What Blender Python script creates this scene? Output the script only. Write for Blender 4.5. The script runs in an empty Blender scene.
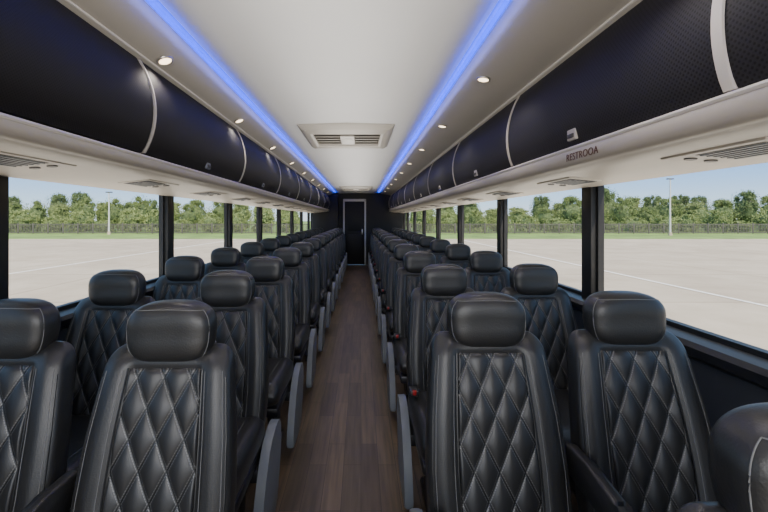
import bpy, bmesh, math, random
from mathutils import Vector, Matrix, Euler
R = math.radians
random.seed(7)
SC = bpy.context.scene
COL = SC.collection
EYE = 1.28
GZ = -1.32
Y0, Y1 = -1.6, 10.75
ORD = ['first','second','third','fourth','fifth','sixth','seventh','eighth','ninth','tenth','eleventh','twelfth','thirteenth','fourteenth','fifteenth','sixteenth','seventeenth']

# ------------------------------------------------------------------ materials
def mat(name, col, rough=.5, metal=0, spec=.5, bump=None, noise=None, emit=None, coat=0):
    m = bpy.data.materials.new(name); m.use_nodes = True
    nt = m.node_tree; b = nt.nodes['Principled BSDF']
    b.inputs['Base Color'].default_value = (*col, 1)
    b.inputs['Roughness'].default_value = rough
    b.inputs['Metallic'].default_value = metal
    b.inputs['Specular IOR Level'].default_value = spec
    if coat: b.inputs['Coat Weight'].default_value = coat
    if emit:
        b.inputs['Emission Color'].default_value = (*emit[0], 1)
        b.inputs['Emission Strength'].default_value = emit[1]
    tc = nt.nodes.new('ShaderNodeTexCoord')
    if noise:   # (scale, amount)
        n = nt.nodes.new('ShaderNodeTexNoise'); n.inputs['Scale'].default_value = noise[0]; n.inputs['Detail'].default_value = 4
        nt.links.new(tc.outputs['Object'], n.inputs['Vector'])
        r = nt.nodes.new('ShaderNodeValToRGB')
        a = noise[1]
        r.color_ramp.elements[0].position = .3; r.color_ramp.elements[1].position = .7
        r.color_ramp.elements[0].color = (*[max(0, c*(1-a)) for c in col], 1)
        r.color_ramp.elements[1].color = (*[min(1, c*(1+a)) for c in col], 1)
        nt.links.new(n.outputs['Fac'], r.inputs['Fac']); nt.links.new(r.outputs['Color'], b.inputs['Base Color'])
    if bump:    # (scale, strength, distance)
        n = nt.nodes.new('ShaderNodeTexNoise'); n.inputs['Scale'].default_value = bump[0]; n.inputs['Detail'].default_value = 3
        nt.links.new(tc.outputs['Object'], n.inputs['Vector'])
        bp = nt.nodes.new('ShaderNodeBump'); bp.inputs['Strength'].default_value = bump[1]; bp.inputs['Distance'].default_value = bump[2]
        nt.links.new(n.outputs['Fac'], bp.inputs['Height']); nt.links.new(bp.outputs['Normal'], b.inputs['Normal'])
        if len(bump) > 3:      # broad soft creases under the fine grain
            n2 = nt.nodes.new('ShaderNodeTexNoise'); n2.inputs['Scale'].default_value = bump[3]; n2.inputs['Detail'].default_value = 1; n2.inputs['Distortion'].default_value = .3
            nt.links.new(tc.outputs['Object'], n2.inputs['Vector'])
            b2 = nt.nodes.new('ShaderNodeBump'); b2.inputs['Strength'].default_value = .12; b2.inputs['Distance'].default_value = bump[4]
            nt.links.new(n2.outputs['Fac'], b2.inputs['Height']); nt.links.new(b2.outputs['Normal'], bp.inputs['Normal'])
    return m

QW, QH = .072, .142
LEA = (.018,.0177,.0175)
def quilt_mat():
    m = mat('quilted_leather', LEA, .40, bump=(350, .3, .001))
    nt = m.node_tree; b = nt.nodes['Principled BSDF']; N = nt.nodes; L = nt.links
    tc = N.new('ShaderNodeTexCoord'); s = N.new('ShaderNodeSeparateXYZ'); L.new(tc.outputs['Object'], s.inputs[0])
    def M(op, a, b_=None):
        n = N.new('ShaderNodeMath'); n.operation = op
        for i, v in enumerate((a, b_)):
            if v is None: continue
            if isinstance(v, (int, float)): n.inputs[i].default_value = v
            else: L.new(v, n.inputs[i])
        return n.outputs[0]
    xs = M('DIVIDE', s.outputs['X'], QW); zs = M('DIVIDE', s.outputs['Z'], QH)
    masks = []; seams = []
    for a in (M('ADD', xs, zs), M('SUBTRACT', xs, zs)):
        d = M('ABSOLUTE', M('SUBTRACT', M('FRACT', M('ADD', a, 100.5)), .5))
        e = M('ABSOLUTE', M('SUBTRACT', d, .055))
        ln = M('LESS_THAN', e, .015)
        dash = M('GREATER_THAN', M('FRACT', M('ADD', M('MULTIPLY', s.outputs['Z'], 170), 100.)), .22)
        masks.append(M('MULTIPLY', ln, dash)); seams.append(M('LESS_THAN', d, .028))
    f = M('MAXIMUM', *masks); g = M('MAXIMUM', *seams)
    mx = N.new('ShaderNodeMix'); mx.data_type = 'RGBA'
    mx.inputs['A'].default_value = (*LEA,1); mx.inputs['B'].default_value = (.115,.114,.112,1)
    L.new(f, mx.inputs['Factor'])
    m2 = N.new('ShaderNodeMix'); m2.data_type = 'RGBA'; m2.inputs['B'].default_value = (.002,.002,.002,1)
    L.new(g, m2.inputs['Factor']); L.new(mx.outputs['Result'], m2.inputs['A']); L.new(m2.outputs['Result'], b.inputs['Base Color'])
    return m

M_ = {}
M_['leather'] = mat('black_leather', LEA, .39, bump=(240, .4, .0012, 9, .010))
M_['quilt'] = quilt_mat()
M_['stitch'] = mat('grey_thread', (.15,.15,.148), .7)
M_['grey_plastic'] = mat('grey_plastic', (.14,.155,.175), .45, bump=(300,.1,.001))
M_['dark_plastic'] = mat('dark_plastic', (.02,.021,.024), .45)
M_['dark_metal'] = mat('dark_metal', (.05,.05,.055), .4, metal=.8)
M_['steel'] = mat('brushed_steel', (.5,.48,.45), .35, metal=.8)
M_['red'] = mat('red_button', (.33,.012,.01), .4)
M_['panel'] = mat('grey_panel', (.43,.40,.355), .45, noise=(3,.03))
M_['lip'] = mat('pale_moulding', (.60,.57,.53), .38)
M_['ceil'] = mat('ceiling_liner', (.68,.675,.67), .7, bump=(150,.15,.001), noise=(2,.02))
M_['led'] = mat('blue_led', (.01,.03,.8), .5, emit=((.008,.07,1), 1.7))
M_['lens'] = mat('warm_lens', (1,.9,.75), .5, emit=((1,.76,.48), 5))
M_['rubber'] = mat('black_rubber', (.01,.01,.011), .5)
M_['wall'] = mat('charcoal_wall', (.035,.038,.045), .5, bump=(200,.2,.001))
M_['ledge'] = mat('black_ledge', (.016,.017,.02), .35)
M_['bulk'] = mat('bulkhead', (.006,.0055,.0055), .6)
M_['doorf'] = mat('door_frame', (.55,.54,.52), .4)
M_['vent_dark'] = mat('vent_dark', (.04,.038,.036), .5)
M_['ink'] = mat('brown_ink', (.085,.032,.022), .6)
M_['grass'] = mat('grass', (.20,.31,.07), .9, noise=(.3,.3))
M_['bark'] = mat('bark', (.12,.09,.06), .9, noise=(6,.3))
M_['fol1'] = mat('foliage_mid', (.18,.24,.08), .8, noise=(1.2,.35))  # foliage tones lightened and muted, distance haze painted into the colour
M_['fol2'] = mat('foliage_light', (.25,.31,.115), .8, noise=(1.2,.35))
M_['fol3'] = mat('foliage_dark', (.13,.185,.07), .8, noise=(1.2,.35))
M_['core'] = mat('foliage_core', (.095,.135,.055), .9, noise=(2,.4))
M_['fence'] = mat('fence_metal', (.10,.095,.085), .7)
M_['pole'] = mat('pole_metal', (.65,.65,.65), .5)
M_['paint'] = mat('road_paint', (.92,.90,.86), .8, noise=(4,.08))

def perf_mat(name, scale, hi):
    m = mat(name, (.009,.011,.028), .60, spec=.3)
    nt = m.node_tree; b = nt.nodes['Principled BSDF']; N = nt.nodes; L = nt.links
    tc = N.new('ShaderNodeTexCoord'); s = N.new('ShaderNodeSeparateXYZ'); L.new(tc.outputs['Object'], s.inputs[0])
    c = N.new('ShaderNodeCombineXYZ'); L.new(s.outputs['Y'], c.inputs[0]); L.new(s.outputs['Z'], c.inputs[1])
    mp = N.new('ShaderNodeMapping'); mp.inputs['Rotation'].default_value = (0,0,R(45)); L.new(c.outputs[0], mp.inputs[0])
    v = N.new('ShaderNodeTexVoronoi'); v.voronoi_dimensions = '2D'; v.inputs['Scale'].default_value = scale; v.inputs['Randomness'].default_value = 0
    L.new(mp.outputs[0], v.inputs['Vector'])
    r = N.new('ShaderNodeValToRGB'); r.color_ramp.elements[0].position = .20; r.color_ramp.elements[1].position = .34
    r.color_ramp.elements[0].color = (.001,.001,.002,1); r.color_ramp.elements[1].color = (*hi,1)
    L.new(v.outputs['Distance'], r.inputs[0]); L.new(r.outputs[0], b.inputs['Base Color'])
    bp = N.new('ShaderNodeBump'); bp.inputs['Strength'].default_value = .4; bp.inputs['Distance'].default_value = .001
    L.new(v.outputs['Distance'], bp.inputs['Height']); L.new(bp.outputs[0], b.inputs['Normal'])
    return m
M_['navy_perf'] = perf_mat('perforated_navy', 100, (.0130,.0122,.0165))
M_['navy'] = perf_mat('fine_perforated_navy', 150, (.0082,.0075,.0098))

def wood_mat():
    m = mat('dark_wood_floor', (.05,.035,.025), .48)
    nt = m.node_tree; b = nt.nodes['Principled BSDF']; N = nt.nodes; L = nt.links
    tc = N.new('ShaderNodeTexCoord'); mp = N.new('ShaderNodeMapping'); mp.inputs['Rotation'].default_value = (0,0,R(90))
    L.new(tc.outputs['Object'], mp.inputs[0])
    br = N.new('ShaderNodeTexBrick'); br.offset = .37; br.inputs['Scale'].default_value = 1
    br.inputs['Brick Width'].default_value = .50; br.inputs['Row Height'].default_value = .090
    br.inputs['Mortar Size'].default_value = .0012; br.inputs['Color1'].default_value = (.120,.085,.052,1)
    br.inputs['Color2'].default_value = (.066,.047,.030,1); br.inputs['Mortar'].default_value = (.020,.015,.011,1)
    L.new(mp.outputs[0], br.inputs['Vector'])
    mp2 = N.new('ShaderNodeMapping'); mp2.inputs['Scale'].default_value = (45,2.5,1); L.new(tc.outputs['Object'], mp2.inputs[0])
    n = N.new('ShaderNodeTexNoise'); n.inputs['Scale'].default_value = 1; n.inputs['Detail'].default_value = 5; L.new(mp2.outputs[0], n.inputs['Vector'])
    mx = N.new('ShaderNodeMix'); mx.data_type = 'RGBA'; mx.blend_type = 'MULTIPLY'; mx.inputs['Factor'].default_value = .8
    r = N.new('ShaderNodeValToRGB'); r.color_ramp.elements[0].position = .3; r.color_ramp.elements[0].color = (.5,.5,.5,1); r.color_ramp.elements[1].position = .7; r.color_ramp.elements[1].color = (1.3,1.25,1.2,1)
    L.new(n.outputs['Fac'], r.inputs[0]); L.new(br.outputs['Color'], mx.inputs['A']); L.new(r.outputs[0], mx.inputs['B'])
    L.new(mx.outputs['Result'], b.inputs['Base Color'])
    return m
M_['wood'] = wood_mat()

def concrete_mat():
    m = mat('concrete_lot', (.5,.47,.42), .9)
    nt = m.node_tree; b = nt.nodes['Principled BSDF']; N = nt.nodes; L = nt.links
    tc = N.new('ShaderNodeTexCoord')
    n = N.new('ShaderNodeTexNoise'); n.inputs['Scale'].default_value = .35; n.inputs['Detail'].default_value = 8; n.inputs['Roughness'].default_value = .65
    L.new(tc.outputs['Object'], n.inputs['Vector'])
    r = N.new('ShaderNodeValToRGB'); r.color_ramp.elements[0].position = .3; r.color_ramp.elements[0].color = (.46,.38,.285,1)
    r.color_ramp.elements[1].position = .7; r.color_ramp.elements[1].color = (.63,.535,.42,1)
    L.new(n.outputs['Fac'], r.inputs[0])
    br = N.new('ShaderNodeTexBrick'); br.offset = 0; br.inputs['Scale'].default_value = 1
    br.inputs['Brick Width'].default_value = 6; br.inputs['Row Height'].default_value = 6; br.inputs['Mortar Size'].default_value = .04
    br.inputs['Color1'].default_value = (1,1,1,1); br.inputs['Color2'].default_value = (.92,.92,.92,1); br.inputs['Mortar'].default_value = (.62,.6,.57,1)
    L.new(tc.outputs['Object'], br.inputs['Vector'])
    mx = N.new('ShaderNodeMix'); mx.data_type = 'RGBA'; mx.blend_type = 'MULTIPLY'; mx.inputs['Factor'].default_value = 1
    L.new(r.outputs[0], mx.inputs['A']); L.new(br.outputs['Color'], mx.inputs['B']); L.new(mx.outputs['Result'], b.inputs['Base Color'])
    return m
M_['concrete'] = concrete_mat()

def glass_mat():
    m = bpy.data.materials.new('window_glass'); m.use_nodes = True
    nt = m.node_tree; N = nt.nodes; L = nt.links; N.clear()
    o = N.new('ShaderNodeOutputMaterial'); t = N.new('ShaderNodeBsdfTransparent'); t.inputs[0].default_value = (.98,.985,.975,1)
    g = N.new('ShaderNodeBsdfGlossy'); g.inputs['Roughness'].default_value = .02
    mx = N.new('ShaderNodeMixShader'); mx.inputs[0].default_value = .025
    L.new(t.outputs[0], mx.inputs[1]); L.new(g.outputs[0], mx.inputs[2]); L.new(mx.outputs[0], o.inputs[0])
    return m
M_['glass'] = glass_mat()

# ------------------------------------------------------------------ mesh helpers
def box(bm, x0, x1, y0, y1, z0, z1, bev=0, seg=2):
    mtx = Matrix.Translation(((x0+x1)/2, (y0+y1)/2, (z0+z1)/2)) @ Matrix.Diagonal((x1-x0, y1-y0, z1-z0, 1))
    r = bmesh.ops.create_cube(bm, size=1, matrix=mtx)
    if bev:
        es = list({e for v in r['verts'] for e in v.link_edges})
        bmesh.ops.bevel(bm, geom=es, offset=bev, segments=seg, profile=.5, affect='EDGES')

def prism(bm, pts, a0, a1, axis='Y', bev=0, seg=2):
    """pts: (x,z) for axis Y, (y,z) for axis X"""
    def P(p, a): return (p[0], a, p[1]) if axis == 'Y' else (a, p[0], p[1])
    A = [bm.verts.new(P(p, a0)) for p in pts]; B = [bm.verts.new(P(p, a1)) for p in pts]
    n = len(pts); fs = [bm.faces.new(A), bm.faces.new(B[::-1])]
    for i in range(n):
        bm.faces.new((A[i], B[i], B[(i+1) % n], A[(i+1) % n]))
    if bev:
        es = list(fs[0].edges) + list(fs[1].edges)
        bmesh.ops.bevel(bm, geom=es, offset=bev, segments=seg, profile=.5, affect='EDGES')

def smooth_loop(pts, it=2):
    for _ in range(it):
        q = []
        for i in range(len(pts)):
            a, b = pts[i], pts[(i+1) % len(pts)]
            q.append((.75*a[0]+.25*b[0], .75*a[1]+.25*b[1])); q.append((.25*a[0]+.75*b[0], .25*a[1]+.75*b[1]))
        pts = q
    return pts

def tube(bm, pts, r, n=8, closed=False):
    pts = [Vector(p) for p in pts]; rings = []
    for i, p in enumerate(pts):
        if closed: t = pts[(i+1) % len(pts)] - pts[i-1]
        else: t = pts[min(i+1, len(pts)-1)] - pts[max(i-1, 0)]
        t.normalize(); u = t.cross(Vector((0,0,1)))
        if u.length < .05: u = t.cross(Vector((0,1,0)))
        u.normalize(); w = t.cross(u)
        rr = r[i] if isinstance(r, (list, tuple)) else r
        rings.append([bm.verts.new(p + u*math.cos(2*math.pi*k/n)*rr + w*math.sin(2*math.pi*k/n)*rr) for k in range(n)])
    m = len(rings)
    for i in range(m if closed else m-1):
        a, b = rings[i], rings[(i+1) % m]
        for k in range(n): bm.faces.new((a[k], a[(k+1) % n], b[(k+1) % n], b[k]))
    if not closed:
        bm.faces.new(rings[0][::-1]); bm.faces.new(rings[-1])

def cyl(bm, c, r, h, n=24, r2=None):
    bmesh.ops.create_cone(bm, cap_ends=True, segments=n, radius1=r, radius2=r if r2 is None else r2, depth=h, matrix=Matrix.Translation(c))

def obj(name, bm, m, parent=None, smooth=35):
    bmesh.ops.recalc_face_normals(bm, faces=bm.faces)
    me = bpy.data.meshes.new(name); bm.to_mesh(me); bm.free()
    me.materials.append(m)
    for p in me.polygons: p.use_smooth = True
    me.set_sharp_from_angle(angle=R(smooth))
    o = bpy.data.objects.new(name, me); COL.objects.link(o)
    if parent: o.parent = parent
    return o

def tag(o, label, cat, group=None):
    o['label'] = label; o['category'] = cat
    if group: o['group'] = group
    return o
def thing(name, label, cat, loc=(0,0,0), group=None, rot=(0,0,0)):
    o = bpy.data.objects.new(name, None); COL.objects.link(o); o.location = loc; o.rotation_euler = rot
    o.empty_display_size = .1
    return tag(o, label, cat, group)
def struct(o, label=None):
    o['kind'] = 'structure'
    if label: o['label'] = label
    return o
def dup(root, loc, label, rot=None):
    def cp(o, par):
        c = o.copy(); COL.objects.link(c); c.parent = par
        for ch in list(o.children): cp(ch, c)
        return c
    r = cp(root, None); r.location = loc; r['label'] = label
    if rot: r.rotation_euler = rot
    return r

# ------------------------------------------------------------------ bus shell
H = lambda h: EYE + h
WL, WR = -1.36, 1.20
SILL, WTOP = .86, 1.478

bm = bmesh.new(); box(bm, WL-.06, WR+.06, Y0, Y1+.06, -.08, 0)
struct(obj('floor', bm, M_['wood']), 'dark brown wood plank floor of the coach')

# ceiling centre panel with turned-up edges to the light coves, and roof above
bm = bmesh.new()
prism(bm, [(-.60,H(.716)), (-.55,H(.715)), (-.11,H(.728)), (.33,H(.715)), (.38,H(.716)), (.44,H(.734)), (.452,H(.744)), (.52,H(.746)), (.52,H(.80)), (-.74,H(.80)), (-.74,H(.746)), (-.672,H(.744)), (-.66,H(.734))], Y0, Y1)
box(bm, WL-.06, WR+.06, Y0, Y1+.06, H(.82), H(.88))
struct(obj('ceiling', bm, M_['ceil'], smooth=60), 'pale grey centre ceiling panel of the coach')

# racks (closed profile) : left and right
profR = [(.52,H(.80)), (.52,H(.742)), (.545,H(.716)), (.555,H(.712)), (.60,H(.703)), (.80,H(.668)), (.825,H(.664)), (.832,H(.656)), (.86,H(.65)), (.84,H(.45)), (.85,H(.285)),
         (.80,H(.272)), (.788,H(.268)), (.780,H(.258)), (.779,H(.235)), (.782,H(.212)), (.792,H(.200)), (.806,H(.197)), (.812,H(.203)), (.825,H(.204)), (.835,H(.196)), (.90,H(.190)), (1.0,H(.180)), (WR-.01,H(.165)), (WR,H(.17)), (WR,H(.80))]
profL = [(-.74,H(.80)), (-.74,H(.742)), (-.762,H(.716)), (-.772,H(.711)), (-.80,H(.699)), (-.865,H(.668)), (-.885,H(.664)), (-.895,H(.656)), (-.93,H(.65)), (-.905,H(.45)), (-.93,H(.275)),
         (-.885,H(.262)), (-.873,H(.258)), (-.866,H(.248)), (-.866,H(.228)), (-.870,H(.214)), (-.882,H(.204)), (-.896,H(.202)), (-.902,H(.208)), (-.915,H(.209)), (-.925,H(.201)), (-1.0,H(.195)), (-1.15,H(.18)), (WL+.01,H(.160)), (WL,H(.165)), (WL,H(.80))]
bm = bmesh.new(); prism(bm, profL, Y0, Y1)
struct(obj('trim_1', bm, M_['panel'], smooth=50), 'beige grey rack moulding along the left side')
bm = bmesh.new(); prism(bm, profR, Y0, Y1)
struct(obj('trim_2', bm, M_['panel'], smooth=50), 'beige grey rack moulding along the right side')

# bright edge strips
for k, (x, h) in enumerate(((-.889, .663), (.828, .663))):
    bm = bmesh.new(); tube(bm, [(x, Y0, H(h)), (x, Y1, H(h))], .006, 8)
    struct(obj('trim_%d' % (3+k), bm, M_['lip']), 'pale edge strip above the %s luggage bins' % ('left','right')[k])
for k, (x, h) in enumerate(((-.870, .250), (.784, .262))):
    bm = bmesh.new(); tube(bm, [(x, Y0, H(h)), (x, Y1, H(h))], .008, 8)
    struct(obj('trim_%d' % (5+k), bm, M_['lip']), 'pale lip strip under the %s luggage bins' % ('left','right')[k])
# LED strips
for k, (x, nm) in enumerate(((-.708, 'left'), (.488, 'right'))):
    bm = bmesh.new()
    prism(bm, [(x-.019,H(.748)), (x-.018,H(.735)), (x-.010,H(.729)), (x+.010,H(.729)), (x+.018,H(.735)), (x+.019,H(.748))], -.8, Y1-.05)
    tag(obj('light_strip', bm, M_['led']), 'glowing blue light strip along the %s edge of the ceiling' % nm, 'light strip', 'blue ceiling light strips')

# side walls
for nm, x0, x1 in (('left', WL-.06, WL), ('right', WR, WR+.06)):
    bm = bmesh.new()
    box(bm, x0, x1, Y0, Y1, 0, SILL-.02); box(bm, x0, x1, Y0, Y1, WTOP, H(.82))
    struct(obj('wall_'+nm, bm, M_['wall']), 'charcoal side wall of the coach, ' + nm)
    s = 1 if nm == 'left' else -1; xw = x1 if nm == 'left' else x0
    bm = bmesh.new()
    prism(bm, [(xw-s*.06,SILL), (xw+s*.0,SILL), (xw+s*.035,SILL-.012), (xw+s*.045,SILL-.03), (xw+s*.04,SILL-.06), (xw+s*.015,SILL-.08), (xw-s*.0,SILL-.085), (xw-s*.06,SILL-.085)], Y0, Y1)
    struct(obj('trim_%d' % (7 if s == 1 else 8), bm, M_['ledge']), 'black window ledge on the %s wall' % nm)
    bm = bmesh.new(); box(bm, xw+(0 if s==1 else -.07), xw+(.07 if s==1 else 0), Y0, Y1, .03, .16, .012)
    struct(obj('baseboard_'+nm, bm, M_['dark_plastic']), 'black heater duct low on the %s wall' % nm)

pL = [-1.05, .21, 1.43, 2.73, 4.0, 5.22, 6.44, 7.66, 8.88, 10.1, 10.75]
pR = [-.54, .74, 2.03, 3.32, 4.70, 6.05, 7.4, 8.7, 10.0, 10.75]
tn = 9; wn = 1
for nm, ps, xw, s in (('left', pL, WL, 1), ('right', pR, WR, -1)):
    for i, p in enumerate(ps):
        w = .046
        bm = bmesh.new()
        xs = sorted((xw-s*.05, xw+s*.012))
        box(bm, xs[0], xs[1], p-w, min(p+w, Y1), SILL-.01, H(.19), .010)
        o = struct(obj('trim_%d' % tn, bm, M_['rubber']), 'black window pillar, %s from the front on the %s wall' % (ORD[i], nm)); tn += 1
        if i+1 < len(ps):
            q = ps[i+1]; a, b = p+w, q-w
            if b-a < .2: continue
            bm = bmesh.new(); g = .018
            xa, xb = sorted((xw-s*.045, xw-s*.015))
            zt = WTOP
            box(bm, xa, xb, a-.005, a+g, SILL-.005, zt+.01); box(bm, xa, xb, b-g, b+.005, SILL-.005, zt+.01)
            box(bm, xa, xb, a, b, SILL-.005, SILL+g); box(bm, xa, xb, a, b, zt-g, zt+.01)
            wf = struct(obj('window_%d' % wn, bm, M_['rubber']), 'wide coach window, %s from the front on the %s wall' % (ORD[i], nm)); wn += 1
            bm = bmesh.new()
            xm = xw-s*.03; box(bm, xm-.003, xm+.003, a+g*.5, b-g*.5, SILL+g*.5, zt-g*.5)
            obj('pane', bm, M_['glass'], wf)

# rear wall + door
bm = bmesh.new()
dx0, dx1, dz = -.50, .14, 1.84
box(bm, WL, dx0, Y1-.02, Y1+.05, 0, H(.82)); box(bm, dx1, WR, Y1-.02, Y1+.05, 0, H(.82)); box(bm, dx0, dx1, Y1-.02, Y1+.05, dz, H(.82))
struct(obj('wall_back', bm, M_['bulk']), 'dark bulkhead at the rear of the coach')
bm = bmesh.new()
box(bm, WL+.02, dx0-.12, Y1-.25, Y1-.02, 0, 1.93, .02)
struct(obj('wall_partition', bm, M_['bulk']), 'dark restroom partition left of the rear door')
bm = bmesh.new()
for a in ((dx0,dx0+.045,0,dz), (dx1-.045,dx1,0,dz), (dx0,dx1,dz-.07,dz)):
    box(bm, a[0], a[1], Y1-.05, Y1, a[2], a[3], .006)
df = struct(obj('door_1', bm, M_['doorf']), 'narrow rear door with a pale frame at the end of the aisle')
bm = bmesh.new(); box(bm, dx0+.045, dx1-.045, Y1-.03, Y1+.02, 0.01, dz-.07, .005); box(bm, dx0+.13, dx1-.13, Y1-.036, Y1-.02, .95, dz-.16, .004); box(bm, dx0+.13, dx1-.13, Y1-.036, Y1-.02, .12, .85, .004)
obj('door_panel', bm, M_['bulk'], df)
bm = bmesh.new(); box(bm, dx1-.12, dx1-.09, Y1-.07, Y1-.03, .85, 1.0, .005); obj('door_handle', bm, M_['steel'], df)

# ------------------------------------------------------------------ overhead bins
def curve3(top, mid, bot, n=14):
    c = [2*mid[i]-.5*(top[i]+bot[i]) for i in (0,1)]
    out = []
    for k in range(n+1):
        t = k/n
        out.append(tuple((1-t)**2*top[i] + 2*t*(1-t)*c[i] + t*t*bot[i] for i in (0,1)))
    return out
def bins(side):
    if side == 'left':
        prof = curve3((-.902,H(.648)), (-.838,H(.45)), (-.882,H(.267))); s = 1
        ys = [.34+1.22*k for k in range(9)]; mt = M_['navy']
    else:
        prof = curve3((.835,H(.648)), (.775,H(.46)), (.800,H(.277))); s = -1
        ys = [-.37+1.2*k for k in range(10)]; mt = M_['navy_perf']
    if ys[-1] < Y1-.1: ys.append(Y1-.03)
    for i in range(len(ys)-1):
        a, b = ys[i], ys[i+1]
        t = thing('luggage_bin', 'navy overhead luggage bin on the %s side, %s from the camera' % (side, ORD[i]), 'luggage bin', (prof[-1][0], a, prof[-1][1]), 'overhead luggage bins')
        ox, oz = prof[-1]
        P = [(x-ox, z-oz) for x, z in prof]
        back = [(x-s*.022, z) for x, z in P[::-1]]
        bm = bmesh.new(); prism(bm, P+back, .012, b-a-.012, bev=.006, seg=2); obj('door', bm, mt, t)
        big = (side == 'right' and i == 0)
        w = .013 if big else .0045
        P2 = [(x+s*.006, z) for x, z in P]; bk2 = [(x-s*.02, z) for x, z in P[::-1]]
        bm = bmesh.new(); prism(bm, P2+bk2, b-a-w, b-a+w, bev=.002); obj('edge_trim', bm, M_['lip'] if big else M_['panel'], t)
        if side == 'left' and i == 0: continue
        lx, lz = P[-2]; m = (b-a)/2
        bm = bmesh.new()
        xa, xb = sorted((lx-s*.004, lx+s*.010))
        box(bm, xa, xb, m-.028, m+.028, lz-.010, lz+.032, .004)
        lt = obj('latch', bm, M_['panel'] if side == 'right' else M_['grey_plastic'], t)
        bm = bmesh.new(); xa, xb = sorted((lx+s*.008, lx+s*.015)); box(bm, xa, xb, m-.020, m+.020, lz-.002, lz+.014, .003); obj('latch_button', bm, M_['vent_dark'], lt)
bins('left'); bins('right')

# lettering
cu = bpy.data.curves.new('txt', 'FONT'); cu.body = 'RESTROOA'; cu.size = .037; cu.extrude = .0006; cu.offset = 0; cu.space_character = 1.06
to = bpy.data.objects.new('txt', cu); COL.objects.link(to); bpy.context.view_layer.update()
me = bpy.data.meshes.new_from_object(to.evaluated_get(bpy.context.evaluated_depsgraph_get()))
bpy.data.objects.remove(to)
me.materials.clear(); me.materials.append(M_['ink'])
o = bpy.data.objects.new('restroom_sign', me); COL.objects.link(o)
o.rotation_euler = (R(90), 0, R(-90)); o.location = (.7775, 1.455, H(.217))
tag(o, 'reddish brown lettering on the pale moulding under the right luggage bins', 'sign')

# ------------------------------------------------------------------ downlights
def downlight(loc, tilt, label):
    t = thing('ceiling_light', label, 'ceiling light', loc, 'small round downlights', (0, tilt, 0))
    bm = bmesh.new(); ring = [(.030*math.cos(a), .030*math.sin(a), -.003) for a in [2*math.pi*k/28 for k in range(28)]]
    tube(bm, ring, .0055, 8, closed=True); obj('bezel', bm, M_['steel'], t)
    bm = bmesh.new(); cyl(bm, (0,0,-.002), .025, .008, 28); obj('lens', bm, M_['lens'], t)
    return t
spots = []
dl0 = None
for side, x, h, y0, dy, tilt in (('left', -.838, .679, 1.64, 1.0, R(-22)), ('right', .612, .701, 1.92, .97, R(10))):
    y = y0 - dy; i = 0
    while y < 10.3:
        lb = 'small round warm downlight on the %s ceiling edge, %s from the camera' % (side, ORD[i])
        if dl0 is None: dl0 = downlight((x,y,H(h)), tilt, lb)
        else: dup(dl0, (x,y,H(h)), lb, (0,tilt,0))
        spots.append((x, y, H(h)-.02)); y += dy; i += 1
for i, p in enumerate(spots):
    l = bpy.data.lights.new('downlight_lamp', 'SPOT'); l.energy = 9; l.color = (1,.90,.76); l.spot_size = R(125); l.spot_blend = 1; l.shadow_soft_size = .03
    o = bpy.data.objects.new('downlight_lamp', l); COL.objects.link(o); o.location = p

# ------------------------------------------------------------------ air vents under racks
def vent_unit(loc, tilt, label):
    t = thing('air_vent', label, 'air vent', loc, 'air vents under the luggage racks', (0, tilt, 0))
    bm = bmesh.new(); box(bm, -.078, .078, -.155, .155, -.005, .008, .004, 3); obj('housing', bm, M_['panel'], t)
    bm = bmesh.new(); box(bm, -.060, .060, -.138, .050, -.0065, -.004, .001)
    hs = obj('recess', bm, M_['vent_dark'], t)
    bm = bmesh.new()
    for k in range(6):
        x = -.048+.0192*k
        box(bm, x-.004, x+.004, -.132, .044, -.009, -.006)
    obj('louver', bm, M_['grey_plastic'], t)
    for xx in (-.03, .03):
        bm = bmesh.new(); cyl(bm, (xx,.100,-.006), .015, .005, 20, .017); n = obj('nozzle', bm, M_['vent_dark'], t)
    return t
v0 = None
for side, x, h, y0, dy, tilt in (('left', -1.10, .186, 1.23, .78, R(-6)), ('right', 1.0, .180, 1.03, .83, R(5))):
    i = 0; y = y0
    while y < 10.2:
        lb = 'grey air vent panel under the %s luggage rack, %s from the camera' % (side, ORD[i])
        if v0 is None: v0 = vent_unit((x,y,H(h)), tilt, lb)
        else: dup(v0, (x,y,H(h)), lb, (0,tilt,0))
        y += dy; i += 1

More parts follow.
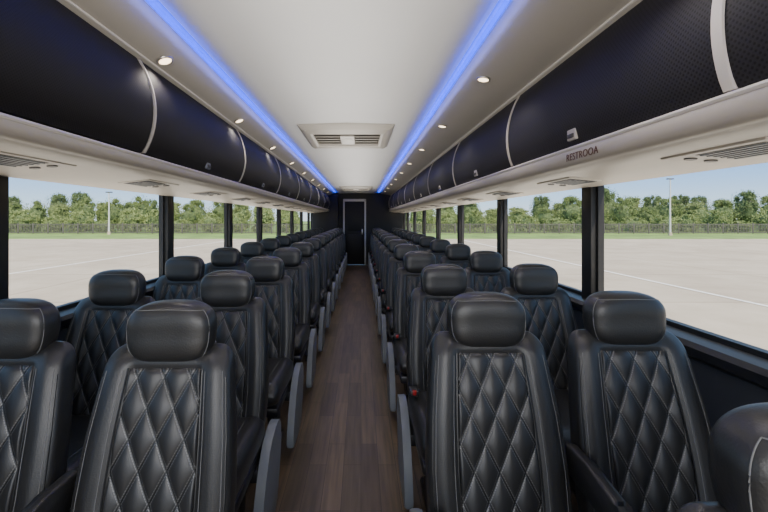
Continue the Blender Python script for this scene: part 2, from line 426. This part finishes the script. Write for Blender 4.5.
# ------------------------------------------------------------------ ceiling hatches
def hatch(cx, ya, yb, w, label):
    zc = H(.722); L_ = yb-ya
    t = thing('ceiling_vent', label, 'ceiling vent', (cx, (ya+yb)/2, zc))
    bm = bmesh.new(); ih, il = w*.37, L_*.30
    O = [(-w/2,-L_/2), (w/2,-L_/2), (w/2,L_/2), (-w/2,L_/2)]
    O2 = [(-w/2+.035,-L_/2+.035), (w/2-.035,-L_/2+.035), (w/2-.035,L_/2-.035), (-w/2+.035,L_/2-.035)]
    I0 = [(-ih-.02,-il-.02), (ih+.02,-il-.02), (ih+.02,il+.02), (-ih-.02,il+.02)]
    I = [(-ih,-il), (ih,-il), (ih,il), (-ih,il)]
    lv = [[bm.verts.new((x,y,z)) for x,y in pl] for pl, z in ((O,.012), (O,-.014), (O2,-.040), (I0,-.050), (I,-.040), (I,-.004))]
    for a, b in zip(lv, lv[1:]):
        for k in range(4): bm.faces.new((a[k], a[(k+1)%4], b[(k+1)%4], b[k]))
    bmesh.ops.bevel(bm, geom=[e for e in bm.edges if len(e.link_faces)==2], offset=.003, segments=2, profile=.5, affect='EDGES')
    obj('frame', bm, M_['panel'], t, 30)
    bm = bmesh.new(); box(bm, -ih-.01, ih+.01, -il-.01, il+.01, -.004, .008); obj('backing', bm, M_['vent_dark'], t)
    bm = bmesh.new(); n = 5
    for k in range(n):
        y = -il+(k+.5)*2*il/n
        prism(bm, [(y-.026,-.036), (y+.012,-.012), (y+.016,-.014), (y-.020,-.040)], -ih+.002, ih-.002, axis='X')
    obj('louver', bm, M_['panel'], t)
    bm = bmesh.new(); box(bm, -ih*.22, ih*.22, -il*.62, il*.62, -.048, -.03, .008, 2); box(bm, -ih*.16, ih*.16, -il*.4, -il*.1, -.056, -.044, .004); obj('handle_plate', bm, M_['lip'], t)
    for x in (-w/2+.05, w/2-.05):
        for y in (-L_/2+.06, L_/2-.06):
            bm = bmesh.new(); cyl(bm, (x,y,-.043), .008, .006, 12); obj('screw', bm, M_['steel'], t)
hatch(-.115, 2.9, 3.75, .74, 'grey framed louvred roof vent in the ceiling, nearest the camera')
hatch(-.115, 8.4, 9.3, .74, 'grey framed roof vent at the far end of the ceiling')

# ------------------------------------------------------------------ seat
def cyz(z):               # centre line of the backrest
    t = (z-.42)/.62
    return -.16*(1-t) - .012*math.sin(math.pi*min(max(t,0),1))
ZB, ZT = .38, .925
def hw(t):
    pts = [(0,.190), (.12,.198), (.35,.201), (.6,.193), (.85,.177), (1,.167)]
    for (a,b), (c,d) in zip(pts, pts[1:]):
        if t <= c:
            k = (t-a)/(c-a)
            return b+(d-b)*k
    return pts[-1][1]
def topround(t):
    if t > .90:
        q = (t-.90)/.10; return 1-.20*(1-math.sqrt(max(0,1-q*q)))
    if t < .06:
        q = 1-t/.06; return 1-.12*(1-math.sqrt(max(0,1-q*q)))
    return 1
def dep(t):
    d = .055 - .012*t
    if t > .9: q = (t-.9)/.1; d *= max(.15, math.sqrt(max(0,1-q*q)))
    if t < .06: q = 1-t/.06; d *= max(.3, math.sqrt(max(0,1-q*q)))
    return d
PW = .58
def sstep(a,b,x):
    x = min(max((x-a)/(b-a),0),1); return x*x*(3-2*x)
def front(x, t):
    w = hw(t)*topround(t); u = min(abs(x)/w, .9999)
    y = dep(t)*(1-u**6)**(1/6)
    y += .007*math.exp(-((u-.78)/.12)**2)*min(1,dep(t)/.05)
    return y
def build_seat():
    root = thing('coach_seat', 'x', 'seat', (0,0,0), 'black quilted coach seats')
    # backrest body
    bm = bmesh.new(); NV, NC = 44, 72; rings = []
    for j in range(NV+1):
        t = j/NV; t = .5-.5*math.cos(math.pi*t) ; z = ZB+(ZT-ZB)*t; w = hw(t)*topround(t); d = dep(t); ring = []
        for k in range(NC):
            a = 2*math.pi*k/NC; c, s = math.cos(a), math.sin(a)
            x = w*math.copysign(abs(c)**.55, c)
            if s > 0:
                y = -front(x, t) if abs(c) < .999 else 0
                pw = PW*hw(t); inside = 1-sstep(.94, 1.02, abs(x)/pw)
                inside *= sstep(.03,.07,t)*(1-sstep(.88,.95,t))
                y += .014*inside
            else: y = d*abs(s)**.55
            ring.append(bm.verts.new((x, cyz(z)+y, z)))
        rings.append(ring)
    for a, b in zip(rings, rings[1:]):
        for k in range(NC): bm.faces.new((a[k], a[(k+1)%NC], b[(k+1)%NC], b[k]))
    bm.faces.new(rings[0][::-1]); bm.faces.new(rings[-1])
    back = obj('backrest', bm, M_['leather'], root, 60)
    # quilted panel
    bm = bmesh.new(); NU, NVV = 80, 128; g = []
    for j in range(NVV+1):
        t = .055+(.915-.055)*j/NVV; z = ZB+(ZT-ZB)*t; row = []
        pw = PW*hw(t)*.985
        for i in range(NU+1):
            u = -1+2*i/NU; x = u*pw
            a, b = x/QW+z/QH, x/QW-z/QH
            p = (abs(math.sin(math.pi*a))*abs(math.sin(math.pi*b)))**.42
            e = min(1, (1-abs(u))/.08); ev = min(1, min(j, NVV-j)/5)
            e = math.sqrt(max(0, 1-(1-e)**2)); ev = math.sqrt(max(0, 1-(1-ev)**2))
            y = -(front(x, t) - .014 + (.003 + .0110*p)*e*ev - .003*(1-e*ev))
            row.append(bm.verts.new((x, cyz(z)+y, z)))
        g.append(row)
    for j in range(NVV):
        for i in range(NU): bm.faces.new((g[j][i], g[j][i+1], g[j+1][i+1], g[j+1][i]))
    obj('quilted_panel', bm, M_['quilt'], root, 80)
    # piping and thread along bolsters
    for s in (-1, 1):
        for f, inner in ((1.0, True), (.94, False)):
            pts = []
            for j in range(31):
                t = .06+(.85 if inner else .81)*j/30; z = ZB+(ZT-ZB)*t
                x = s*(PW*hw(t) if inner else hw(t)*topround(t)*.94); off = -.006 if inner else -.0003
                pts.append((x, cyz(z)-front(x,t)-off, z))
            bm = bmesh.new(); tube(bm, pts, .0025 if inner else .0028, 6); obj('piping', bm, M_['leather'], back)
    for s in (-1, 1):
        for f in (1.10, .0):
            pp = []
            for j in range(36):
                tt = .06+.84*j/35
                z = ZB+(ZT-ZB)*tt
                x = s*(PW*hw(tt)*f if f else hw(tt)*topround(tt)*.90)
                pp.append((x, cyz(z)-front(x,tt)-.0002, z))
            bm = bmesh.new(); tube(bm, pp, .0010, 5); obj('thread', bm, M_['stitch'], back)
    # headrest
    hz, hh, hwid, hd = .961, .081, .118, .056
    def hp(a, b):      # a around (longitude in x-y), b latitude
        ca, sa, cb, sb = math.cos(a), math.sin(a), math.cos(b), math.sin(b)
        P = lambda v, e: math.copysign(abs(v)**e, v)
        x = P(ca,.56)*P(cb,.60)*hwid; y = P(sa,.70)*P(cb,.60)*hd; z = P(sb,.70)*hh
        q = x/hwid
        x *= 1 + .04*z/hh
        y2 = y - .010*q*q + .0
        if z < 0: y2 += .010*(z/hh)
        z += .006*(1-q*q)*(1 if z > 0 else .3)
        return Vector((x, y2-.012+cyz(hz), z+hz))
    bm = bmesh.new(); NA, NB = 72, 40; rings = []
    top = bm.verts.new(Vector((0, cyz(hz)-.012, hz+hh+.006))); botv = bm.verts.new((0, cyz(hz)-.022, hz-hh-.001))
    for j in range(1, NB):
        b = -math.pi/2+math.pi*j/NB
        rings.append([bm.verts.new(hp(2*math.pi*k/NA, b)) for k in range(NA)])
    for p, q in zip(rings, rings[1:]):
        for k in range(NA): bm.faces.new((p[k], p[(k+1)%NA], q[(k+1)%NA], q[k]))
    for k in range(NA):
        bm.faces.new((botv, rings[0][(k+1)%NA], rings[0][k])); bm.faces.new((top, rings[-1][k], rings[-1][(k+1)%NA]))
    hr = obj('headrest', bm, M_['leather'], root, 80)
    # side seams of the headrest, joined by a seam along its top edge
    bt_ = .80
    for sgn in (-1, 1):
        pts = []
        for j in range(24):
            b = -1.15+(bt_+1.15)*j/23
            p = hp(-math.pi/2 + sgn*1.16, b); pts.append(p+Vector((sgn*.0004,-.0003,.0)))
        bm = bmesh.new(); tube(bm, pts, .0010, 6); obj('seam', bm, M_['stitch'], hr)
    pts = [hp(-math.pi/2-1.16+2.32*k/40, bt_)+Vector((0,-.0002,.0004)) for k in range(41)]
    bm = bmesh.new(); tube(bm, pts, .0010, 6)
    obj('seam', bm, M_['stitch'], hr)
    # headrest posts
    for s in (-1, 1):
        bm = bmesh.new(); tube(bm, [(s*.06, cyz(.88)+.005, .86), (s*.06, cyz(.93)+.0, .935)], .007, 10); obj('headrest_post', bm, M_['dark_metal'], root)
    # rear shell
    bm = bmesh.new(); rings = []
    for j in range(17):
        t = .02+.86*j/16; z = ZB+(ZT-ZB)*t; w = hw(t)*topround(t)*.93; d = dep(t)
        rings.append([bm.verts.new((w*u, cyz(z)+d*(.75+.32*(1-abs(u)**4)), z)) for u in [-1+2*k/16 for k in range(17)]])
    for a, b in zip(rings, rings[1:]):
        for k in range(16): bm.faces.new((a[k], a[k+1], b[k+1], b[k]))
    obj('rear_shell', bm, M_['dark_plastic'], root)
    # cushion
    bm = bmesh.new(); rings = []
    yb, yf = -.17, -.63
    for j in range(25):
        t = j/24; y = yb+(yf-yb)*t
        e = 1.0
        if t > .85: q = (t-.85)/.15; e = math.sqrt(max(0,1-q*q*.93))
        if t < .06: q = 1-t/.06; e = math.sqrt(max(0,1-q*q*.8))
        w = .203*(.9+.1*e); hz_ = .062*e; ring = []
        for k in range(40):
            a = 2*math.pi*k/40; c, s = math.cos(a), math.sin(a)
            x = w*math.copysign(abs(c)**.45, c); z = hz_*math.copysign(abs(s)**.5, s)
            if s > 0: z += (.014*math.exp(-((abs(x)/w-.82)/.16)**2) - .003)*e
            ring.append(bm.verts.new((x, y, .405+.018*t+z)))
        rings.append(ring)
    for a, b in zip(rings, rings[1:]):
        for k in range(40): bm.faces.new((a[k], a[(k+1)%40], b[(k+1)%40], b[k]))
    bm.faces.new(rings[0][::-1]); bm.faces.new(rings[-1])
    cu_ = obj('seat_cushion', bm, M_['leather'], root, 60)
    for s in (-1, 1):
        bm = bmesh.new(); tube(bm, [(s*.135, -.19-.37*k/12, .405+.018*k/12+.0615) for k in range(13)], .0013, 5); obj('thread', bm, M_['stitch'], cu_)
    # frame and legs
    bm = bmesh.new(); box(bm, -.19, .19, -.56, -.12, .30, .345, .01); box(bm, -.18, .18, -.16, -.11, .30, .42, .008); obj('seat_frame', bm, M_['dark_metal'], root)
    for s in (-1, 1):
        bm = bmesh.new(); x = s*.12
        prism(bm, [(-.50,0), (-.14,0), (-.16,.03), (-.26,.05), (-.22,.305), (-.42,.305), (-.38,.05), (-.48,.03)], x-.018, x+.018, axis='X', bev=.004); obj('leg', bm, M_['dark_metal'], root)
    return root

def arm_profile(top, f, depth):
    return [(-.075,top-depth*.9), (-.07,top-.05), (-.085,top-.01), (-.13,top+.008), (-.22,top+.006), (-.34,top-.004), (-f+.06,top-.016), (-f+.015,top-.035), (-f,top-.065), (-f+.012,top-.075), (-f+.07,top-.08), (-.30,top-depth*.9), (-.18,top-depth)]
def add_aisle(root, s):   # s: direction of the aisle in x
    # contoured grey side shield at the aisle edge of the seat base
    x = s*.222
    base = [(-.40,.05), (-.41,.07), (-.385,.17), (-.32,.29), (-.25,.37), (-.16,.405), (-.08,.40), (-.03,.36), (-.045,.27), (-.085,.16), (-.13,.06), (-.17,.045)]
    pts = smooth_loop(base, 2)
    bm = bmesh.new(); prism(bm, pts, x-.018, x+.018, axis='X', bev=.010, seg=4); sp = obj('side_panel', bm, M_['grey_plastic'], root, 60)
    bm = bmesh.new(); xa, xb = sorted((x-s*.05, x)); box(bm, xa, xb, -.30, -.18, .26, .31, .004); obj('panel_bracket', bm, M_['dark_metal'], root)
    x2 = -s*.226
    bm = bmesh.new(); prism(bm, arm_profile(.615, .40, .075), x2-.017, x2+.017, axis='X', bev=.012, seg=4); a2 = obj('armrest', bm, M_['leather'], root, 60)
def add_belt(root, s):
    bm = bmesh.new(); x = s*.186
    prism(bm, [(-.16,.43), (-.22,.48), (-.26,.50), (-.256,.496), (-.216,.476), (-.156,.426)], x-.018, x+.018, axis='X')
    st = obj('belt_strap', bm, M_['dark_plastic'], root)
    bm = bmesh.new(); box(bm, x-.020, x+.020, -.308, -.252, .485, .513, .006, 3); bk = obj('belt_buckle', bm, M_['dark_plastic'], root)
    bm = bmesh.new(); box(bm, x-.009, x+.009, -.311, -.298, .493, .514, .004, 2); obj('release_button', bm, M_['red'], bk)

proto_win = build_seat()
p_aisle_l = dup(proto_win, (0,0,0), 'x'); add_aisle(p_aisle_l, 1)
p_aisle_r = dup(proto_win, (0,0,0), 'x'); add_aisle(p_aisle_r, -1); add_belt(p_aisle_r, -1)
used = set()
def place(proto, loc, label, rot=(0,0,0)):
    if proto.name in used: return dup(proto, loc, label, rot)
    used.add(proto.name); proto.location = loc; proto['label'] = label; proto.rotation_euler = rot; return proto
ZL = [1.13, 1.78, 2.45, 3.18] + [3.18+.77*k for k in range(1, 10)]
ZR = [1.25, 2.02, 2.84] + [2.84+.81*k for k in range(1, 10)]
for i, y in enumerate(ZL):
    xa = -.53 if i == 0 else -.60; xw = -1.0 if i == 0 else -1.11
    place(p_aisle_l, (xa, y, 0), 'black quilted leather seat beside the aisle on the left, %s row from the camera' % ORD[i])
    place(proto_win, (xw, y+.02, 0), 'black quilted leather seat by the left windows, %s row from the camera' % ORD[i])
for i, y in enumerate(ZR):
    xa = .390 if i == 0 else .425; xw = (.835, .895)[i] if i < 2 else .915
    place(p_aisle_r, (xa, y, 0), 'black quilted leather seat beside the aisle on the right, %s full row from the camera' % ORD[i])
    place(proto_win, (xw, y+.02, 0), 'black quilted leather seat by the right windows, %s full row from the camera' % ORD[i])
o = place(proto_win, (.562, .500, 0), 'black leather seat cut off at the bottom right corner, nearest of all', (0,0,R(-6)))

# ------------------------------------------------------------------ outside
bm = bmesh.new(); box(bm, -160, 160, -60, 50, GZ-.2, GZ)
struct(obj('ground_lot', bm, M_['concrete']), 'pale concrete parking lot outside the windows')
bm = bmesh.new(); box(bm, -400, 400, -300, 500, GZ-.5, GZ-.2-.001); box(bm, -260, 260, 50, 200, GZ-.2, GZ+.03)
struct(obj('ground_grass', bm, M_['grass']), 'grass verge beyond the parking lot')
def stripe(x0, y0, x1, y1, w, lab):
    bm = bmesh.new(); d = Vector((x1-x0, y1-y0)); n = Vector((-d.y, d.x)).normalized()*w/2
    pts = [(x0-n.x,y0-n.y),(x1-n.x,y1-n.y),(x1+n.x,y1+n.y),(x0+n.x,y0+n.y)]
    A = [bm.verts.new((x,y,GZ+.001)) for x,y in pts]; B = [bm.verts.new((x,y,GZ+.008)) for x,y in pts]
    bm.faces.new(A); bm.faces.new(B[::-1])
    for k in range(4): bm.faces.new((A[k],A[(k+1)%4],B[(k+1)%4],B[k]))
    tag(obj('painted_line', bm, M_['paint']), lab, 'painted line')
stripe(12, 2, 12.6, 49, .17, 'white painted line on the concrete outside the right windows')
stripe(-17, 4, -16, 49, .17, 'white painted line on the concrete outside the left windows')

def tree_meshes(seed, h, w, low):
    rnd = random.Random(seed)
    bt = bmesh.new(); tube(bt, [(0,0,0), (.05,.02,h*.25), (-.05,0,h*.55), (.03,0,h*.8)], [.2,.16,.1,.04], 8)
    for k in range(4):
        a = rnd.uniform(0, 6.28); z = h*rnd.uniform(.25,.45)
        tube(bt, [(0,0,z), (math.cos(a)*w*.2, math.sin(a)*w*.2, z+h*.12), (math.cos(a)*w*.35, math.sin(a)*w*.35, z+h*.25)], [.09,.06,.03], 6)
    lobes = [(0,0,h*.50,w*.38,h*.34)]
    for k in range(30):
        zf = rnd.uniform(low, .93)
        a = rnd.uniform(0,6.28); r = w*rnd.uniform(.12,.37)*(1.0 if zf < .70 else 1.0-(zf-.70)*1.9); z = h*zf
        lobes.append((math.cos(a)*r, math.sin(a)*r, z, w*rnd.uniform(.05,.12), h*rnd.uniform(.035,.085)))
    bc = bmesh.new()
    for x,y,z,rx,rz in lobes:
        bmesh.ops.create_icosphere(bc, subdivisions=2, radius=1, matrix=Matrix.Translation((x,y,z)) @ Matrix.Diagonal((rx*.86,rx*.86,rz*.86,1)))
    for v in bc.verts: v.co += Vector((rnd.uniform(-1,1), rnd.uniform(-1,1), rnd.uniform(-1,1)))*.15
    bl = bmesh.new()
    for x,y,z,rx,rz in lobes:
        for q in range(int(300*(rx/(w*.12))**1.4)):
            th = rnd.uniform(0,6.28); ph = math.acos(rnd.uniform(-1,1)); rr = rnd.uniform(.86,1.6)
            c = Vector((x+rx*rr*math.sin(ph)*math.cos(th), y+rx*rr*math.sin(ph)*math.sin(th), z+rz*rr*math.cos(ph)))
            rad = math.hypot(c.x, c.y)
            if rad > w*.48: c.x *= w*.48/rad; c.y *= w*.48/rad
            s = rnd.uniform(.05,.12); m = Euler((rnd.uniform(0,6.28),rnd.uniform(0,6.28),rnd.uniform(0,6.28))).to_matrix()
            vs = [bl.verts.new(c + m @ Vector(p)*s) for p in ((-1,-.6,0),(1,-.5,.15),(.9,.6,0),(-.9,.6,.1))]
            bl.faces.new(vs)
    return bt, bc, bl
kinds = [('broad', 7.0, 5.2, .12, 'fol1', 'broad mid green leafy tree beyond the parking lot'), ('pale', 6.2, 5.0, .10, 'fol2', 'rounded yellow green tree beyond the parking lot'),
         ('dark', 7.8, 5.2, .12, 'fol3', 'tall darker green tree beyond the parking lot'), ('shrub', 4.3, 4.8, .10, 'fol2', 'low bushy light green shrub in front of the trees'),
         ('slender', 7.4, 4.8, .12, 'fol1', 'slender mid green tree beyond the parking lot')]
protos = []
for i, (nm, h, w, low, fm, lab) in enumerate(kinds):
    t = thing('shrub' if nm == 'shrub' else 'tree', lab, 'shrub' if nm == 'shrub' else 'tree', (0,0,GZ), 'trees beyond the parking lot: ' + nm)
    bt, bc, bl = tree_meshes(21+i, h, w, low)
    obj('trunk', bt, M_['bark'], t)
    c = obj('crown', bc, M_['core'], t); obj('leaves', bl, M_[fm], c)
    protos.append(t)
rnd = random.Random(9); usedk = set()
xs = []
for y0_, st, ks, sc0, sc1 in ((73.5, (4.8,5.4), [3], .5, 1.15), (80, (5.1,5.5), [0,1,1,2,4,0], .68, 1.12), (87, (5.0,5.4), [2,0,2,1], .82, 1.22)):
    x = -95 + rnd.uniform(0,2)
    while x < 100:
        if not (-12 < x < 7): xs.append((x, y0_+rnd.uniform(-.6,.6), rnd.choice(ks), rnd.uniform(sc0, sc1)))
        x += rnd.uniform(*st)
for x, y, k, sc in xs:
    loc = (x, y, GZ+.03); rot = (0,0,rnd.uniform(0,6.28))
    if k in usedk: o = dup(protos[k], loc, kinds[k][5], rot)
    else: usedk.add(k); o = protos[k]; o.location = loc; o.rotation_euler = rot
    sw = min(max(sc,.90),.98)
    o.scale = (sw, sw, sc*rnd.uniform(.9,1.1))

# fences
def fence(x0, x1, y, h, lab):
    t = thing('metal_fence', lab, 'fence', (x0, y, GZ+.03))
    bm = bmesh.new(); L_ = x1-x0
    for z in (h*.12, h*.95): box(bm, 0, L_, -.03, .03, z-.06, z+.06)
    n = int(L_/.26)
    for k in range(n): box(bm, k*.26+.07, k*.26+.18, -.02, .02, h*.05, h)
    obj('railing', bm, M_['fence'], t)
    base = None
    k = 0
    while k*2.6 < L_:
        if base is None:
            bm = bmesh.new(); box(bm, -.07, .07, -.07, .07, 0, h+.15, .02); base = obj('post', bm, M_['fence'], t)
        else:
            c = base.copy(); COL.objects.link(c); c.parent = t; c.location = (k*2.6, 0, 0)
        k += 1
fence(-78, -9, 67, 1.75, 'dark grey slatted fence in front of the trees, left windows')
fence(6, 84, 67, 1.75, 'dark grey slatted fence in front of the trees, right windows')
def lamp_post(x, y, h, lab):
    t = thing('light_pole', lab, 'light pole', (x, y, GZ+.03))
    bm = bmesh.new(); tube(bm, [(0,0,0),(0,0,h*.5),(0,0,h)], [.14,.11,.08], 10); obj('pole', bm, M_['pole'], t)
    bm = bmesh.new(); cyl(bm, (0,0,.25), .28, .5, 16, .22); obj('base', bm, M_['concrete'], t)
    bm = bmesh.new(); box(bm, -.5, .5, -.2, .2, h-.05, h+.12, .05); obj('lamp_head', bm, M_['fence'], t)
lamp_post(48.3, 60, 8.8, 'tall pale light pole seen through the near right window')
lamp_post(-42, 64, 7.0, 'thin pale light pole seen through the near left window')

# ------------------------------------------------------------------ light
w = bpy.data.worlds.new('sky'); SC.world = w; w.use_nodes = True
nt = w.node_tree; bg = nt.nodes['Background']; N = nt.nodes; L = nt.links
tc = N.new('ShaderNodeTexCoord'); s = N.new('ShaderNodeSeparateXYZ'); L.new(tc.outputs['Generated'], s.inputs[0])
r = N.new('ShaderNodeValToRGB'); r.color_ramp.elements[0].position = 0; r.color_ramp.elements[0].color = (.76,.88,1,1)
r.color_ramp.elements[1].position = 1; r.color_ramp.elements[1].color = (.30,.40,.56,1)
e = r.color_ramp.elements.new(.10); e.color = (.28,.54,1,1)
e = r.color_ramp.elements.new(.04); e.color = (.54,.76,1,1)
L.new(s.outputs['Z'], r.inputs[0]); L.new(r.outputs[0], bg.inputs[0]); bg.inputs[1].default_value = 1.8
sun = bpy.data.lights.new('sun', 'SUN'); sun.energy = 7.8; sun.angle = R(1); sun.color = (1,.87,.69)
so = bpy.data.objects.new('sun', sun); COL.objects.link(so); so.rotation_euler = (R(40), R(14), 0)

def area(name, loc, rot, sx, sy, power, col):
    l = bpy.data.lights.new(name, 'AREA'); l.shape = 'RECTANGLE'; l.size = sx; l.size_y = sy; l.energy = power; l.color = col
    o = bpy.data.objects.new(name, l); COL.objects.link(o); o.location = loc; o.rotation_euler = rot
    return o
# added fill lamp hung unseen above the aisle to brighten the ceiling liner
area('ceiling_fill', (-.11, 4.4, H(.30)), (R(180), 0, 0), .5, 9.2, 34, (1,.965,.92))
# added unseen lamps that strengthen the blue strip glow in both coves
for x in (-.708, .488):
    area('cove_fill', (x, 5.0, H(.685)), (R(180), 0, 0), .012, 11.2, 9, (.008,.07,1))
# added lamps hidden below the sills, imitating bounce off the sunlit concrete
area('bounce_fill', (-2.5, 4.4, -.35), (R(180), R(25), 0), 1.4, 11, 160, (1,.94,.85))
area('bounce_fill', (2.4, 4.4, -.35), (R(180), R(-25), 0), 1.4, 11, 160, (1,.94,.85))
# added fill lamp behind the camera, standing in for windshield daylight
area('front_fill', (-.1, -1.55, 1.50), (R(76), 0, 0), 2.2, .6, 52, (1,.96,.90))

# ------------------------------------------------------------------ camera
cam = bpy.data.cameras.new('camera'); co = bpy.data.objects.new('camera', cam); COL.objects.link(co)
co.location = (0,0,EYE); co.rotation_euler = (R(90),0,0)
cam.lens = 18; cam.sensor_width = 36; cam.shift_x = 23/768; cam.shift_y = -37/768; cam.clip_start = .02; cam.clip_end = 2000
SC.camera = co
